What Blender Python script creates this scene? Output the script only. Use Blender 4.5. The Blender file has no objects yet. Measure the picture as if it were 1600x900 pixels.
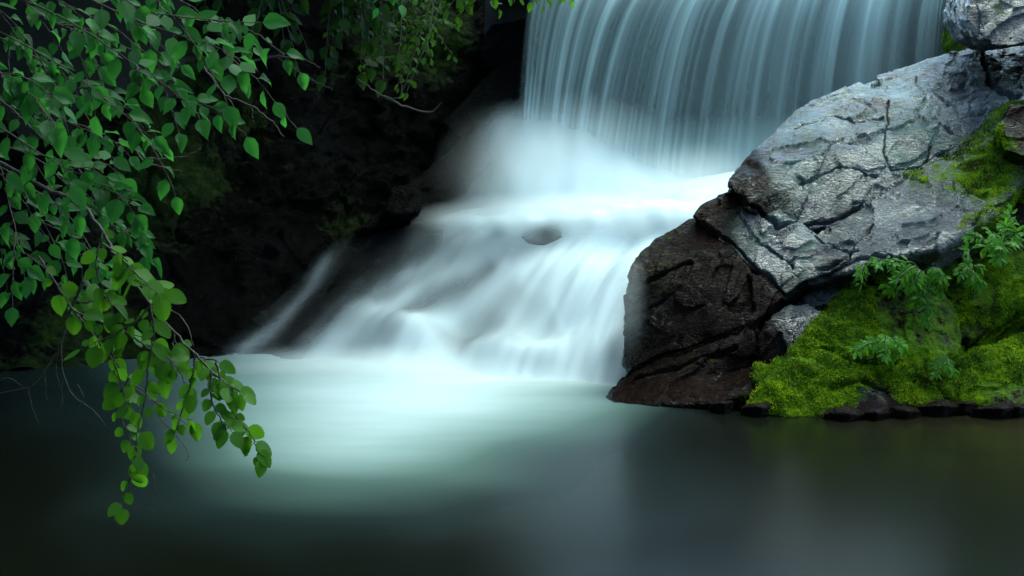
import bpy, bmesh, math, random
import numpy as np
from mathutils import Vector
R = math.radians
random.seed(7); rng = np.random.default_rng(7)
scene = bpy.context.scene
col = scene.collection

# ------------------------------------------------------------------ camera, sky, sun, exposure
CAM = np.array([0.0, 0.0, 1.58]); PITCH = math.atan(200 / 2222.2); FPX = 2222.2
cd = bpy.data.cameras.new('camera'); cam = bpy.data.objects.new('camera', cd); col.objects.link(cam)
cam.location = CAM; cam.rotation_euler = (math.pi / 2 - PITCH, 0, 0)
cd.lens = 50; cd.sensor_width = 36; cd.clip_start = 0.05; cd.clip_end = 400
scene.camera = cam
SUN_EL, SUN_AZ = R(60), R(46)          # azimuth measured from +Y (upstream) towards +X (right bank)
w = bpy.data.worlds.new('World'); scene.world = w; w.use_nodes = True
wt = w.node_tree; bg = wt.nodes['Background']
sky = wt.nodes.new('ShaderNodeTexSky'); sky.sky_type = 'NISHITA'; sky.sun_disc = False
sky.sun_elevation = SUN_EL; sky.sun_rotation = SUN_AZ; sky.air_density = 1.0; sky.dust_density = 1.5; sky.ozone_density = 1.0
tn = wt.nodes.new('ShaderNodeMix'); tn.data_type = 'RGBA'; tn.blend_type = 'MULTIPLY'; tn.inputs[0].default_value = 1.0
tn.inputs[7].default_value = (0.82, 1.0, 0.89, 1)     # green cast put on the sky colour against its lavender
wt.links.new(sky.outputs[0], tn.inputs[6]); wt.links.new(tn.outputs[2], bg.inputs[0]); bg.inputs[1].default_value = 0.13
sd = bpy.data.lights.new('sun', 'SUN'); sun = bpy.data.objects.new('sun', sd); col.objects.link(sun)
sd.energy = 0.62; sd.angle = R(40); sd.color = (0.86, 1.0, 0.90)
dirv = Vector((math.sin(SUN_AZ) * math.cos(SUN_EL), math.cos(SUN_AZ) * math.cos(SUN_EL), math.sin(SUN_EL)))
sun.rotation_euler = dirv.to_track_quat('Z', 'Y').to_euler(); sun.location = (3, 8, 20)
scene.view_settings.view_transform = 'Standard'; scene.view_settings.look = 'None'
scene.view_settings.gamma = 1.0; scene.view_settings.use_curve_mapping = False
scene.view_settings.exposure = 2.15
scene.render.engine = 'CYCLES'
scene.cycles.use_denoising = True
scene.cycles.max_bounces = 8; scene.cycles.transparent_max_bounces = 24
scene.cycles.volume_bounces = 12; scene.cycles.volume_step_rate = 2.0

# ------------------------------------------------------------------ projection helpers (survey of the place)
sp, cp = math.sin(PITCH), math.cos(PITCH)
def W(px, py, Y):
    px = np.asarray(px, float); py = np.asarray(py, float); Y = np.asarray(Y, float)
    a = (px - 800) / FPX; b = -(py - 450) / FPX
    dy = cp + b * sp; dz = -sp + b * cp
    t = Y / dy
    return np.stack([CAM[0] + a * t, Y + 0 * t, CAM[2] + dz * t], -1)
def proj(P):
    q = P - CAM
    f = q[..., 1] * cp - q[..., 2] * sp; u = q[..., 1] * sp + q[..., 2] * cp
    f = np.maximum(f, 1e-3)
    return 800 + FPX * q[..., 0] / f, 450 - FPX * u / f

# ------------------------------------------------------------------ numpy noise
_perm = np.random.default_rng(3).permutation(256); _perm = np.concatenate([_perm, _perm, _perm])
_grad = np.random.default_rng(4).normal(size=(256, 3)); _grad /= np.linalg.norm(_grad, axis=1)[:, None]
def hsh(i, j, k): return _perm[_perm[_perm[i & 255] + (j & 255)] + (k & 255)]
def perlin(p):
    p = np.asarray(p, float); i = np.floor(p).astype(int); f = p - i
    u = f * f * f * (f * (f * 6 - 15) + 10); out = 0
    for dx in (0, 1):
        wx = u[:, 0] if dx else 1 - u[:, 0]
        for dy in (0, 1):
            wy = u[:, 1] if dy else 1 - u[:, 1]
            for dz in (0, 1):
                wz = u[:, 2] if dz else 1 - u[:, 2]
                g = _grad[hsh(i[:, 0] + dx, i[:, 1] + dy, i[:, 2] + dz)]
                out = out + wx * wy * wz * ((f - (dx, dy, dz)) * g).sum(1)
    return out * 1.5
def fbm(p, o=4, rough=0.5):
    a, s, t = 1.0, 0, 0
    for k in range(o):
        s = s + a * perlin(p * 2.0 ** k + 17.3 * k); t += a; a *= rough
    return s / t
_rp = np.random.default_rng(5).random((256, 3)); _rv = np.random.default_rng(6).normal(size=(256, 3))
def voronoi(p):
    i = np.floor(p).astype(int); n = len(p)
    f1 = np.full(n, 9.0); f2 = np.full(n, 9.0); cid = np.zeros(n, int); off = np.zeros((n, 3))
    for dx in (-1, 0, 1):
        for dy in (-1, 0, 1):
            for dz in (-1, 0, 1):
                c = i + (dx, dy, dz); h = hsh(c[:, 0], c[:, 1], c[:, 2])
                v = c + _rp[h] - p; d = np.sqrt((v * v).sum(1))
                m = d < f1
                f2 = np.where(m, f1, np.minimum(f2, d)); off[m] = v[m]
                cid = np.where(m, h, cid); f1 = np.where(m, d, f1)
    return f1, f2, cid, off
def sstep(a, b, x):
    t = np.clip((x - a) / (b - a), 0, 1); return t * t * (3 - 2 * t)
def seg_dist(px, py, pts):
    d = np.full(np.shape(px), 1e9)
    for (x0, y0), (x1, y1) in zip(pts[:-1], pts[1:]):
        vx, vy = x1 - x0, y1 - y0; L = vx * vx + vy * vy + 1e-9
        t = np.clip(((px - x0) * vx + (py - y0) * vy) / L, 0, 1)
        d = np.minimum(d, np.hypot(px - x0 - t * vx, py - y0 - t * vy))
    return d
def scatter_interp(px, py, pts, kx=45.0, ky=None):
    """smooth field through sample points (x, y, value)"""
    ky = ky or kx; num = 0; den = 1e-30
    for x, y, v in pts:
        d2 = ((px - x) / kx) ** 2 + ((py - y) / ky) ** 2
        ww = np.exp(-0.5 * np.minimum(d2, 110)) + 1e-4 / (1 + d2) ** 2
        num = num + ww * v; den = den + ww
    return num / den

# ------------------------------------------------------------------ objects
def mesh_from(name, V, F, uv=None, attrs=None, smooth=True):
    me = bpy.data.meshes.new(name)
    V = np.asarray(V, np.float32)
    if isinstance(F, np.ndarray):
        n, k = F.shape
        me.vertices.add(len(V)); me.vertices.foreach_set('co', V.ravel())
        me.loops.add(n * k); me.loops.foreach_set('vertex_index', F.ravel().astype(np.int32))
        me.polygons.add(n); me.polygons.foreach_set('loop_start', np.arange(n, dtype=np.int32) * k)
        me.update(calc_edges=True)
    else:
        me.from_pydata(V.tolist(), [], F); me.update()
    if smooth: me.polygons.foreach_set('use_smooth', np.ones(len(me.polygons), bool))
    if uv is not None:
        l = me.uv_layers.new(name='UVMap'); li = np.zeros(len(me.loops), np.int32); me.loops.foreach_get('vertex_index', li)
        l.data.foreach_set('uv', np.asarray(uv, np.float32)[li].ravel())
    for k_, v in (attrs or {}).items():
        v = np.asarray(v, np.float32)
        if v.ndim == 1:
            a = me.attributes.new(k_, 'FLOAT', 'POINT'); a.data.foreach_set('value', v)
        else:
            a = me.attributes.new(k_, 'FLOAT_VECTOR', 'POINT'); a.data.foreach_set('vector', v.ravel())
    return me
def obj(name, V, F, m, parent=None, base=None, **kw):
    base = np.array(base if base is not None else ((parent.location if parent else (0, 0, 0))), float)
    if parent is not None:
        b = np.zeros(3); q = parent
        while q is not None: b = b + np.array(q.location); q = q.parent
        base = b
    me = mesh_from(name, np.asarray(V) - base, F, **kw)
    o = bpy.data.objects.new(name, me); col.objects.link(o); me.materials.append(m)
    if parent is not None: o.parent = parent
    else: o.location = base
    return o
def tag(o, label=None, cat=None, group=None, kind=None):
    if label: o['label'] = label
    if cat: o['category'] = cat
    if group: o['group'] = group
    if kind: o['kind'] = kind
    return o
def empty(name, loc, label, cat, group=None):
    o = bpy.data.objects.new(name, None); col.objects.link(o); o.location = loc
    return tag(o, label, cat, group)
def grid_faces(nu, nv):
    i = np.arange(nu * nv).reshape(nv, nu)
    return np.stack([i[:-1, :-1], i[:-1, 1:], i[1:, 1:], i[1:, :-1]], -1).reshape(-1, 4)

# ------------------------------------------------------------------ materials
class NT:
    def __init__(s, name):
        s.m = bpy.data.materials.new(name); s.m.use_nodes = True; s.t = s.m.node_tree; s.t.nodes.clear()
        s.out = s.t.nodes.new('ShaderNodeOutputMaterial')
    def n(s, typ, **kw):
        nd = s.t.nodes.new('ShaderNode' + typ)
        for k, v in kw.items():
            if k == 'inp':
                for kk, vv in v.items():
                    if isinstance(vv, bpy.types.NodeSocket): s.t.links.new(vv, nd.inputs[kk])
                    else: nd.inputs[kk].default_value = vv
            else: setattr(nd, k, v)
        return nd
    def mixc(s, f, a, b, blend='MIX'):
        nd = s.t.nodes.new('ShaderNodeMix'); nd.data_type = 'RGBA'; nd.blend_type = blend
        for k, v in ((0, f), (6, a), (7, b)):
            if isinstance(v, bpy.types.NodeSocket): s.t.links.new(v, nd.inputs[k])
            else: nd.inputs[k].default_value = v if k == 0 else (*v, 1) if len(v) == 3 else v
        return nd.outputs[2]
    def math(s, op, a, b=0.0, clamp=False):
        nd = s.t.nodes.new('ShaderNodeMath'); nd.operation = op; nd.use_clamp = clamp
        for k, v in ((0, a), (1, b)):
            if isinstance(v, bpy.types.NodeSocket): s.t.links.new(v, nd.inputs[k])
            else: nd.inputs[k].default_value = v
        return nd.outputs[0]
    def ramp(s, f, stops, interp='LINEAR'):
        nd = s.t.nodes.new('ShaderNodeValToRGB'); nd.color_ramp.interpolation = interp
        e = nd.color_ramp.elements
        while len(e) < len(stops): e.new(0.5)
        for el, (p, c) in zip(e, stops):
            el.position = p; el.color = (c, c, c, 1) if not hasattr(c, '__len__') else (*c, 1)
        s.t.links.new(f, nd.inputs[0]); return nd.outputs[0]
    def attr(s, name): return s.n('Attribute', attribute_name=name)
    def coord(s, scale=(1, 1, 1), rot=(0, 0, 0), which='Object'):
        tc = s.n('TexCoord'); mp = s.n('Mapping', inp={'Vector': tc.outputs[which], 'Scale': scale, 'Rotation': rot}); return mp.outputs[0]
    def noise(s, vec, scale, detail=5, rough=0.55, dist=0.0):
        return s.n('TexNoise', inp={'Vector': vec, 'Scale': scale, 'Detail': detail, 'Roughness': rough, 'Distortion': dist}).outputs[0]
    def end(s, sock, vol=None):
        if sock is not None: s.t.links.new(sock, s.out.inputs[0])
        if vol is not None: s.t.links.new(vol, s.out.inputs[1])
        return s.m

def rock_material(name, grey=(0.078, 0.075, 0.104), brown=(0.026, 0.0105, 0.006), teal=(0.028, 0.112, 0.082), moss_a=(0.040, 0.10, 0.006), moss_b=(0.15, 0.27, 0.012), rough=(0.12, 0.34), spec=0.9, coat=1.0):
    s = NT(name); c = s.coord()
    mk = s.n('SeparateXYZ', inp={'Vector': s.attr('mask').outputs['Vector']})
    n1 = s.noise(c, 3.0, 6); n2 = s.noise(c, 14.0, 6, 0.65); n3 = s.noise(c, 55.0, 5, 0.7)
    fol = s.coord((4.5, 22, 22), (0.3, R(-35), R(12)))          # foliation of the schist
    nf = s.noise(fol, 3.0, 6, 0.65, 0.8)
    base = s.mixc(s.ramp(n2, [(0.32, 0.0), (0.62, 1.0)]), tuple(x * 0.45 for x in grey), grey)
    base = s.mixc(s.ramp(nf, [(0.40, 0.0), (0.58, 1.0)]), tuple(x * 0.35 for x in grey), base)
    tm = s.math('MULTIPLY', mk.outputs[2], s.ramp(n1, [(0.38, 0.0), (0.50, 1.0)]))
    base = s.mixc(s.math('MULTIPLY', tm, 0.95), base, teal)
    br = s.mixc(s.ramp(n2, [(0.35, 0.0), (0.7, 1.0)]), tuple(x * 0.4 for x in brown), tuple(x * 1.05 for x in brown))
    bf = s.math('ADD', mk.outputs[1], s.math('MULTIPLY', s.math('SUBTRACT', n1, 0.5), 0.9))
    base = s.mixc(s.ramp(bf, [(0.30, 0.0), (0.72, 1.0)]), base, br)
    mf = s.math('ADD', mk.outputs[0], s.math('MULTIPLY', s.math('SUBTRACT', n2, 0.5), 0.8))
    mfac = s.ramp(mf, [(0.42, 0.0), (0.56, 1.0)])
    mossc = s.mixc(s.ramp(s.noise(c, 9, 5, 0.6), [(0.35, 0.0), (0.65, 1.0)]), moss_a, moss_b)
    colr = s.mixc(mfac, base, mossc)
    rg = s.n('MapRange', inp={0: n2, 1: 0.3, 2: 0.7, 3: rough[0], 4: rough[1]}).outputs[0]
    rg = s.n('Mix', inp={0: mfac, 2: rg, 3: 0.9}).outputs[0]
    wp = s.n('VectorMath', operation='ADD', inp={0: s.coord((1, 1, 1), (0.3, R(-35), R(12))), 1: s.n('VectorMath', operation='SCALE', inp={0: s.n('TexNoise', inp={'Vector': c, 'Scale': 7.0, 'Detail': 3}).outputs[1], 'Scale': 0.14}).outputs[0]}).outputs[0]
    wps = s.n('Mapping', inp={'Vector': wp, 'Scale': (5, 13, 13)}).outputs[0]
    vo = s.n('TexVoronoi', feature='DISTANCE_TO_EDGE', inp={'Vector': wps, 'Scale': 1.0}).outputs[0]
    rdn = s.n('TexNoise', noise_type='RIDGED_MULTIFRACTAL', inp={'Vector': s.n('Mapping', inp={'Vector': wp, 'Scale': (3.0, 8, 8)}).outputs[0], 'Scale': 1.6, 'Detail': 5, 'Roughness': 0.6, 'Lacunarity': 2.1}).outputs[0]
    cut = s.ramp(rdn, [(0.50, 0.0), (0.72, 1.0)])
    rd2 = s.n('TexNoise', noise_type='RIDGED_MULTIFRACTAL', inp={'Vector': s.n('Mapping', inp={'Vector': wp, 'Scale': (3.5, 8, 8)}).outputs[0], 'Scale': 4.6, 'Detail': 4, 'Roughness': 0.65, 'Lacunarity': 2.2}).outputs[0]
    cut2 = s.math('MULTIPLY', s.ramp(rd2, [(0.48, 0.0), (0.68, 1.0)]), s.ramp(n1, [(0.34, 0.35), (0.60, 1.0)]))
    cut = s.math('MAXIMUM', cut, s.math('MULTIPLY', cut2, 0.85))
    chip = s.ramp(vo, [(0.0, 1.0), (0.045, 0.0)])
    chip = s.math('MULTIPLY', chip, s.ramp(s.noise(c, 5.0, 4), [(0.52, 0.0), (0.60, 1.0)]))
    colr = s.mixc(s.math('MULTIPLY', s.math('MULTIPLY', chip, 0.7), s.math('SUBTRACT', 1.0, mfac)), colr, (0.012, 0.010, 0.010))
    colr = s.mixc(s.math('MULTIPLY', s.math('MULTIPLY', cut, 0.75), s.math('SUBTRACT', 1.0, mfac)), colr, (0.020, 0.018, 0.018))
    h = s.math('ADD', s.math('MULTIPLY', nf, 1.3), s.math('ADD', s.math('MULTIPLY', n2, 0.6), s.math('MULTIPLY', n3, 0.8)))
    h = s.math('SUBTRACT', s.math('MULTIPLY', h, s.ramp(s.noise(c, 1.7, 4), [(0.38, 0.45), (0.62, 1.25)])), s.math('ADD', s.math('MULTIPLY', chip, 0.6), s.math('MULTIPLY', cut, 0.7)))
    bmp = s.n('Bump', inp={'Height': h, 'Strength': 1.0, 'Distance': 0.035})
    b = s.n('BsdfPrincipled', inp={'Base Color': colr, 'Roughness': rg, 'Normal': bmp.outputs[0], 'Coat Roughness': 0.16, 'Coat Normal': bmp.outputs[0]})
    wet = s.math('MULTIPLY', s.math('SUBTRACT', 1.0, mfac), s.ramp(s.noise(c, 2.2, 3), [(0.35, coat * 0.55), (0.6, coat)]))
    glint = s.math('MULTIPLY', s.ramp(n1, [(0.52, 0.0), (0.60, 0.8)]), s.ramp(s.noise(c, 24, 4, 0.7), [(0.50, 0.0), (0.60, 1.0)]))
    wet = s.math('MULTIPLY', wet, s.math('ADD', s.ramp(bf, [(0.40, 1.0), (0.62, 0.08)]), glint, clamp=True))
    s.t.links.new(wet, b.inputs['Coat Weight'])
    brf = s.ramp(bf, [(0.40, spec), (0.62, spec * 0.06)])
    s.t.links.new(s.n('Mix', inp={0: mfac, 2: brf, 3: 0.1}).outputs[0], b.inputs['Specular IOR Level'])
    return s.end(b.outputs[0])
M_rock = rock_material('wet_rock')
M_dark = rock_material('shade_painted_wet_rock', grey=(0.0045, 0.0045, 0.004), brown=(0.004, 0.0035, 0.003), teal=(0.006, 0.008, 0.007), moss_a=(0.006, 0.014, 0.002), moss_b=(0.022, 0.044, 0.004), rough=(0.3, 0.7), spec=0.02, coat=0.03)  # near-black colour puts the bank's shade into the rock
M_bed = rock_material('stream_bed_rock', grey=(0.016, 0.018, 0.020), brown=(0.010, 0.008, 0.007), teal=(0.010, 0.016, 0.016), rough=(0.3, 0.55), spec=0.08, coat=0.10)

def foam_mat(name, white=(0.79, 0.91, 0.935), trans=0.10, streak=None, gain=1.0):
    s = NT(name); a = s.attr('foam').outputs['Fac']
    f = a
    if streak:
        uv = s.n('TexCoord').outputs['UV']; mp = s.n('Mapping', inp={'Vector': uv, 'Scale': streak[0]})
        nz = s.noise(mp.outputs[0], streak[1], 4, 0.5)
        k = s.math('MULTIPLY', s.math('SUBTRACT', nz, 0.5), streak[2])
        f = s.math('MULTIPLY', a, s.math('ADD', 1.0, k), clamp=True)
    d = s.n('BsdfDiffuse', inp={'Color': (*white, 1)}); t = s.n('BsdfTranslucent', inp={'Color': (*white, 1)})
    mx = s.n('MixShader', inp={0: trans, 1: d.outputs[0], 2: t.outputs[0]})
    tr = s.n('BsdfTransparent')
    fin = s.n('MixShader', inp={0: f, 1: tr.outputs[0], 2: mx.outputs[0]})
    return s.end(fin.outputs[0])
M_cascade = foam_mat('silky_foam', streak=((7, 0.9, 1), 2.0, 0.12))
M_curtain = foam_mat('falling_water', white=(0.70, 0.90, 0.87), trans=0.30)

def pool_mat():
    s = NT('pool_water'); a = s.attr('foam').outputs['Fac']; c = s.coord((1.0, 3.2, 1))
    nz = s.noise(c, 1.3, 4, 0.5)
    f = s.math('MULTIPLY', a, s.math('ADD', 0.92, s.math('MULTIPLY', nz, 0.16)), clamp=True)
    colr = s.ramp(f, [(0.0, (0.004, 0.005, 0.003)), (0.12, (0.011, 0.020, 0.019)), (0.35, (0.07, 0.118, 0.10)), (0.65, (0.25, 0.345, 0.32)), (1.0, (0.59, 0.69, 0.69))])
    colr = s.mixc(s.math('MULTIPLY', s.attr('shallow_reflect').outputs['Fac'], s.ramp(s.noise(s.coord((1, 2, 1)), 1.1, 5), [(0.3, 0.25), (0.7, 1.0)])), colr, (0.030, 0.024, 0.009))  # brown towards the right bank: bed tone with moss reflection painted in
    rg = s.n('MapRange', inp={0: f, 1: 0.0, 2: 0.5, 3: 0.21, 4: 0.6}).outputs[0]
    h = s.noise(s.coord((1.0, 3.5, 1)), 2.6, 3, 0.5)
    b = s.n('BsdfPrincipled', inp={'Base Color': colr, 'Roughness': rg, 'IOR': 1.33, 'Specular IOR Level': 0.12})
    return s.end(b.outputs[0])
M_pool = pool_mat()

def leaf_mat(name, c0, c1, trans=0.5, rough=0.45):
    s = NT(name); uv = s.n('TexCoord').outputs['UV']; sx = s.n('SeparateXYZ', inp={'Vector': uv})
    tint = s.attr('tint').outputs['Fac']
    au = s.math('ABSOLUTE', s.math('SUBTRACT', sx.outputs[0], 0.5))
    vn = s.math('SINE', s.math('MULTIPLY', s.math('SUBTRACT', sx.outputs[1], s.math('MULTIPLY', au, 0.9)), 48.0))
    vein = s.math('POWER', s.math('MULTIPLY', s.math('ADD', vn, 1.0), 0.5), 6.0)
    rib = s.math('LESS_THAN', au, 0.022)
    vv = s.math('MAXIMUM', vein, rib)
    colr = s.mixc(tint, c0, c1)
    colr = s.mixc(s.math('MULTIPLY', vv, 0.20), colr, tuple(min(1, x * 1.9 + 0.02) for x in c1))
    colr = s.mixc(s.ramp(s.noise(s.coord(), 38, 4, 0.7), [(0.62, 0.0), (0.70, 0.7)]), colr, (c1[0] * 1.6 + .03, c1[1] * .6, .012))
    bmp = s.n('Bump', inp={'Height': s.math('MULTIPLY', vv, -1.0), 'Strength': 0.5, 'Distance': 0.002})
    b = s.n('BsdfPrincipled', inp={'Base Color': colr, 'Roughness': rough, 'Normal': bmp.outputs[0], 'Specular IOR Level': 0.18})
    t = s.n('BsdfTranslucent', inp={'Color': s.mixc(0.0, s.mixc(0.5, colr, (c1[0] * 2.2, c1[1] * 2.0, c1[2]), 'MIX'), (0, 0, 0))})
    mx = s.n('MixShader', inp={0: trans, 1: b.outputs[0], 2: t.outputs[0]})
    return s.end(mx.outputs[0])
M_leaf_cool = leaf_mat('elliptic_leaf', (0.006, 0.048, 0.013), (0.034, 0.20, 0.036))
M_leaf_warm = leaf_mat('round_leaf', (0.022, 0.10, 0.010), (0.075, 0.24, 0.014))
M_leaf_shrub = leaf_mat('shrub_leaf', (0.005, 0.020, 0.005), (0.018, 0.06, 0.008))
M_leaf_mid = leaf_mat('sprig_leaf', (0.010, 0.035, 0.005), (0.05, 0.14, 0.010))
M_leaf_fern = leaf_mat('rock_plant_leaf', (0.035, 0.15, 0.014), (0.11, 0.34, 0.028), rough=0.3)
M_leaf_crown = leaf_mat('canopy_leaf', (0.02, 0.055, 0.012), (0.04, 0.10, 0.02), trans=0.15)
def simple(name, c0, c1, scale=20, rough=0.7, bump=0.4, stretch=(1, 1, 1)):
    s = NT(name); n = s.noise(s.coord(stretch), scale, 5, 0.6)
    colr = s.mixc(s.ramp(n, [(0.35, 0.0), (0.65, 1.0)]), c0, c1)
    bmp = s.n('Bump', inp={'Height': n, 'Strength': bump, 'Distance': 0.01})
    return s.end(s.n('BsdfPrincipled', inp={'Base Color': colr, 'Roughness': rough, 'Normal': bmp.outputs[0]}).outputs[0])
M_bark = simple('bark', (0.035, 0.028, 0.022), (0.12, 0.105, 0.085), 60)
M_twig = simple('twig_bark', (0.025, 0.018, 0.013), (0.08, 0.062, 0.048), 80)
M_stem = simple('green_stem', (0.05, 0.10, 0.03), (0.09, 0.15, 0.04), 40, 0.5)
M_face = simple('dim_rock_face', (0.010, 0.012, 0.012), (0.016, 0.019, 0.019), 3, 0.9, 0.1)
M_soil = simple('forest_soil', (0.003, 0.003, 0.002), (0.008, 0.010, 0.004), 4, 0.95)
def moss_tuft_mat():
    s = NT('moss_tuft'); tint = s.attr('tint').outputs['Fac']
    colr = s.ramp(tint, [(0.0, (0.045, 0.034, 0.010)), (0.06, (0.022, 0.064, 0.006)), (0.36, (0.12, 0.26, 0.008)), (1.0, (0.36, 0.52, 0.014))])
    b = s.n('BsdfPrincipled', inp={'Base Color': colr, 'Roughness': 0.8, 'Specular IOR Level': 0.2})
    t = s.n('BsdfTranslucent', inp={'Color': colr})
    return s.end(s.n('MixShader', inp={0: 0.5, 1: b.outputs[0], 2: t.outputs[0]}).outputs[0])
M_moss = moss_tuft_mat()

# ------------------------------------------------------------------ ground: gorge floor, with walls added out of view to block light
gx, gy = np.meshgrid(np.linspace(-45, 45, 181), np.linspace(-40, 60, 201))
P = np.stack([gx.ravel(), gy.ravel(), 0 * gx.ravel()], -1); x, y = P[:, 0], P[:, 1]
left_edge = np.interp(y, [-10, 2, 6, 11, 14.5, 18, 40], [-5, -5, -5.0, -4.6, -0.9, -0.4, -2])
right_edge = np.interp(y, [-10, 2, 7, 10, 13, 18, 40], [5.5, 5.5, 5.2, 5.0, 5.5, 6.2, 7])
floor = np.interp(y, [-10, 9, 12.0, 14.8, 15.6, 60], [-0.9, -0.9, -0.3, 0.4, 2.75, 3.4])
lw = np.clip(left_edge - x, 0, None); rw = np.clip(x - right_edge, 0, None); bw = np.clip(-1.5 - y, 0, None)
hz = floor + 9 * (1 - np.exp(-lw * 0.28)) + 4.0 * (1 - np.exp(-rw * 0.22)) + 9 * (1 - np.exp(-bw * 0.3))
P[:, 2] = hz + 0.35 * fbm(P * 0.35, 3) * np.clip(lw + rw + bw, 0, 2)
tag(obj('ground', P, grid_faces(181, 201), M_soil), 'dark forest soil around the pool, raised outside the view to block light', kind='structure')

# pool: flat sheet, foam spreading from the foot of the cascade
px_, py_ = np.meshgrid(np.linspace(-6.5, 6.5, 330), np.linspace(0.5, 12.6, 320))
P = np.stack([px_.ravel(), py_.ravel(), np.zeros(px_.size)], -1)
qx, qy = proj(P)
POOL_FOAM = [(950,640,.30),(900,640,.72),(840,650,.72),(760,640,.95),(660,625,1.0),(560,610,.95),(470,595,.82),(400,580,.60),(340,575,.40),(270,590,.27),
 (180,610,.12),(80,620,.08),(-50,640,.02),(200,660,.05),(290,650,.30),(380,640,.55),(480,660,.80),(580,670,.85),(680,655,.85),(750,668,.62),(850,668,.28),(950,665,.06),
 (1050,660,.0),(700,690,.50),(620,710,.66),(520,710,.66),(420,700,.52),(320,700,.30),(230,720,.08),(130,720,.01),(780,690,.26),(850,700,.08),(720,730,.42),(800,735,.24),(880,740,.08),(950,720,.05),
 (640,760,.26),(540,765,.32),(440,765,.28),(340,770,.18),(240,780,.08),(720,780,.09),(600,805,.09),(480,815,.08),(360,820,.05),(200,840,.02),(800,790,.04),(550,860,.01),(300,880,.0),(800,860,.0),
 (1000,780,.03),(1100,720,.02),(1200,700,.0),(1300,800,.0),(1450,700,.0),(1600,650,.0),(1600,850,.0),(0,760,.0),(0,880,.0),(1100,880,.0),(900,600,.9),(700,570,1),(500,560,.85),(300,540,.3)]
foam = scatter_interp(qx, qy, POOL_FOAM, 62, 26)
wob = perlin(P * (0.7, 1.4, 1)) * 0.08
foam = np.clip(foam * (1 + wob), 0, 1)
tag(obj('pool_water', P, grid_faces(330, 320), M_pool, attrs={'foam': foam, 'shallow_reflect': sstep(1.2, 4.0, P[:, 0]) * sstep(5.2, 8.5, P[:, 1])}), 'dark plunge pool with foam spreading over it', kind='structure')

# upstream water above the lip of the fall
LIPU = np.array([0.0, .08, .25, .5, .8, 1.0])
LEAN = np.array([26, 60, 105, 95, 60, 30]) * 14 / FPX
NU, NVc = 560, 90
u = np.linspace(0, 1, NU)
lipx = 828 + 72 * 0 + u * 715
lip = W(lipx, -26 + 4 * np.sin(u * 9), 14.6 - 0.7 * u)
lip[:, 2] = lip[:, 2].mean() * 0.6 + lip[:, 2] * 0.4
lipz = lip[:, 2].mean()
throw_l = np.interp(u, LIPU, LEAN)
ker = np.exp(-np.linspace(-2, 2, 61) ** 2); ker /= ker.sum()
throw_l = np.convolve(np.pad(throw_l, 30, 'edge'), ker, 'valid')
upx, upy = np.meshgrid(np.linspace(0, 1, 60), np.linspace(0.02, 1, 40))
UP = np.stack([np.interp(upx.ravel(), [0, 1], [lip[0, 0] - .3, lip[-1, 0] + .5]), 14.1 + upy.ravel() * 20, np.full(upx.size, lipz - 0.02)], -1)
UP[:, 1] = np.maximum(UP[:, 1], np.interp(UP[:, 0], lip[:, 0], lip[:, 1]) + .05)
tag(obj('upstream_water', UP, grid_faces(60, 40), M_pool, attrs={'foam': np.full(len(UP), .05)}), 'stream water above the lip of the fall', kind='structure')

# ------------------------------------------------------------------ the fall: curtain over a dark rock face
def noise1(x, seed, o=4):
    return fbm(np.stack([x, np.full_like(x, seed * 7.7), np.full_like(x, 3.3)], -1), o, 0.62)
tau = np.linspace(-0.10, 1, NVc)
U, T = np.meshgrid(u, tau)
streak = noise1(u * 34, 1, 3); fine = noise1(u * 90, 2, 2)
ridge = 0.045 * streak + 0.004 * fine
Hd = lipz - 1.02
Tc = np.clip(T, 0, 1)
X = lip[:, 0][None] - throw_l[None] * (1.35 * Tc - 0.35 * Tc ** 2) * 1.0
Yc = lip[:, 1][None] - (0.62 + ridge[None] * 2.2) * Tc - np.minimum(T, 0) * 4.0
Z = lip[:, 2][None] - Hd * (0.22 * Tc + 0.78 * Tc ** 2) + 0.03 * ridge[None] + np.minimum(T, 0) * 0.15
VC = np.stack([X, Yc, Z], -1).reshape(-1, 3)
slow = fbm(np.stack([U.ravel() * 34, T.ravel() * 0.9, 0 * U.ravel()], -1), 3)
group = noise1(u * 8, 5, 2)
st2 = np.clip(0.5 + 1.25 * (0.62 * np.tile(streak, NVc) + 0.16 * np.tile(group, NVc) + 0.13 * np.tile(fine, NVc) + 0.35 * slow), 0, 1)
Tf, Uf = Tc.ravel(), U.ravel()
body = np.interp(Tf, [0, .15, .4, .7, 1], [.62, .60, .44, .34, .40])  # more opaque at the lip, painting in the sky light caught there
fc = body * (0.50 + 1.25 * st2 ** 1.9)
fc += 0.25 * np.exp(-((Uf - 0.10) / .09) ** 2) * sstep(.1, .7, Tf)              # thicker flow at the left end
thin = sstep(0.80, 0.90, Uf); fc *= 1 - 0.62 * thin * (0.75 + 0.5 * (st2 < .55))
fc *= sstep(0.0, 0.085, Uf + 0.03 * np.tile(streak, NVc) + .02 * slow) * (1 - sstep(0.965, 1.0, Uf))
cqx, cqy = proj(VC)
foot = np.interp(cqx, [800, 880, 960, 1040, 1100, 1200], [150, 178, 212, 238, 246, 236])
fc = np.maximum(fc, 0.9 * sstep(-120, 45, cqy - foot + 18 * np.tile(streak, NVc)) * sstep(0.0, 0.05, Uf))
fc = np.clip(fc, 0, 0.97)
fall = obj('waterfall', VC, grid_faces(NU, NVc), M_curtain, base=(2.3, 14.0, 1.0), attrs={'foam': fc}, uv=np.stack([Uf, Tf], -1))
tag(fall, 'silky curtain of streaked water pouring over the wide top ledge', 'waterfall')

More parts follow.
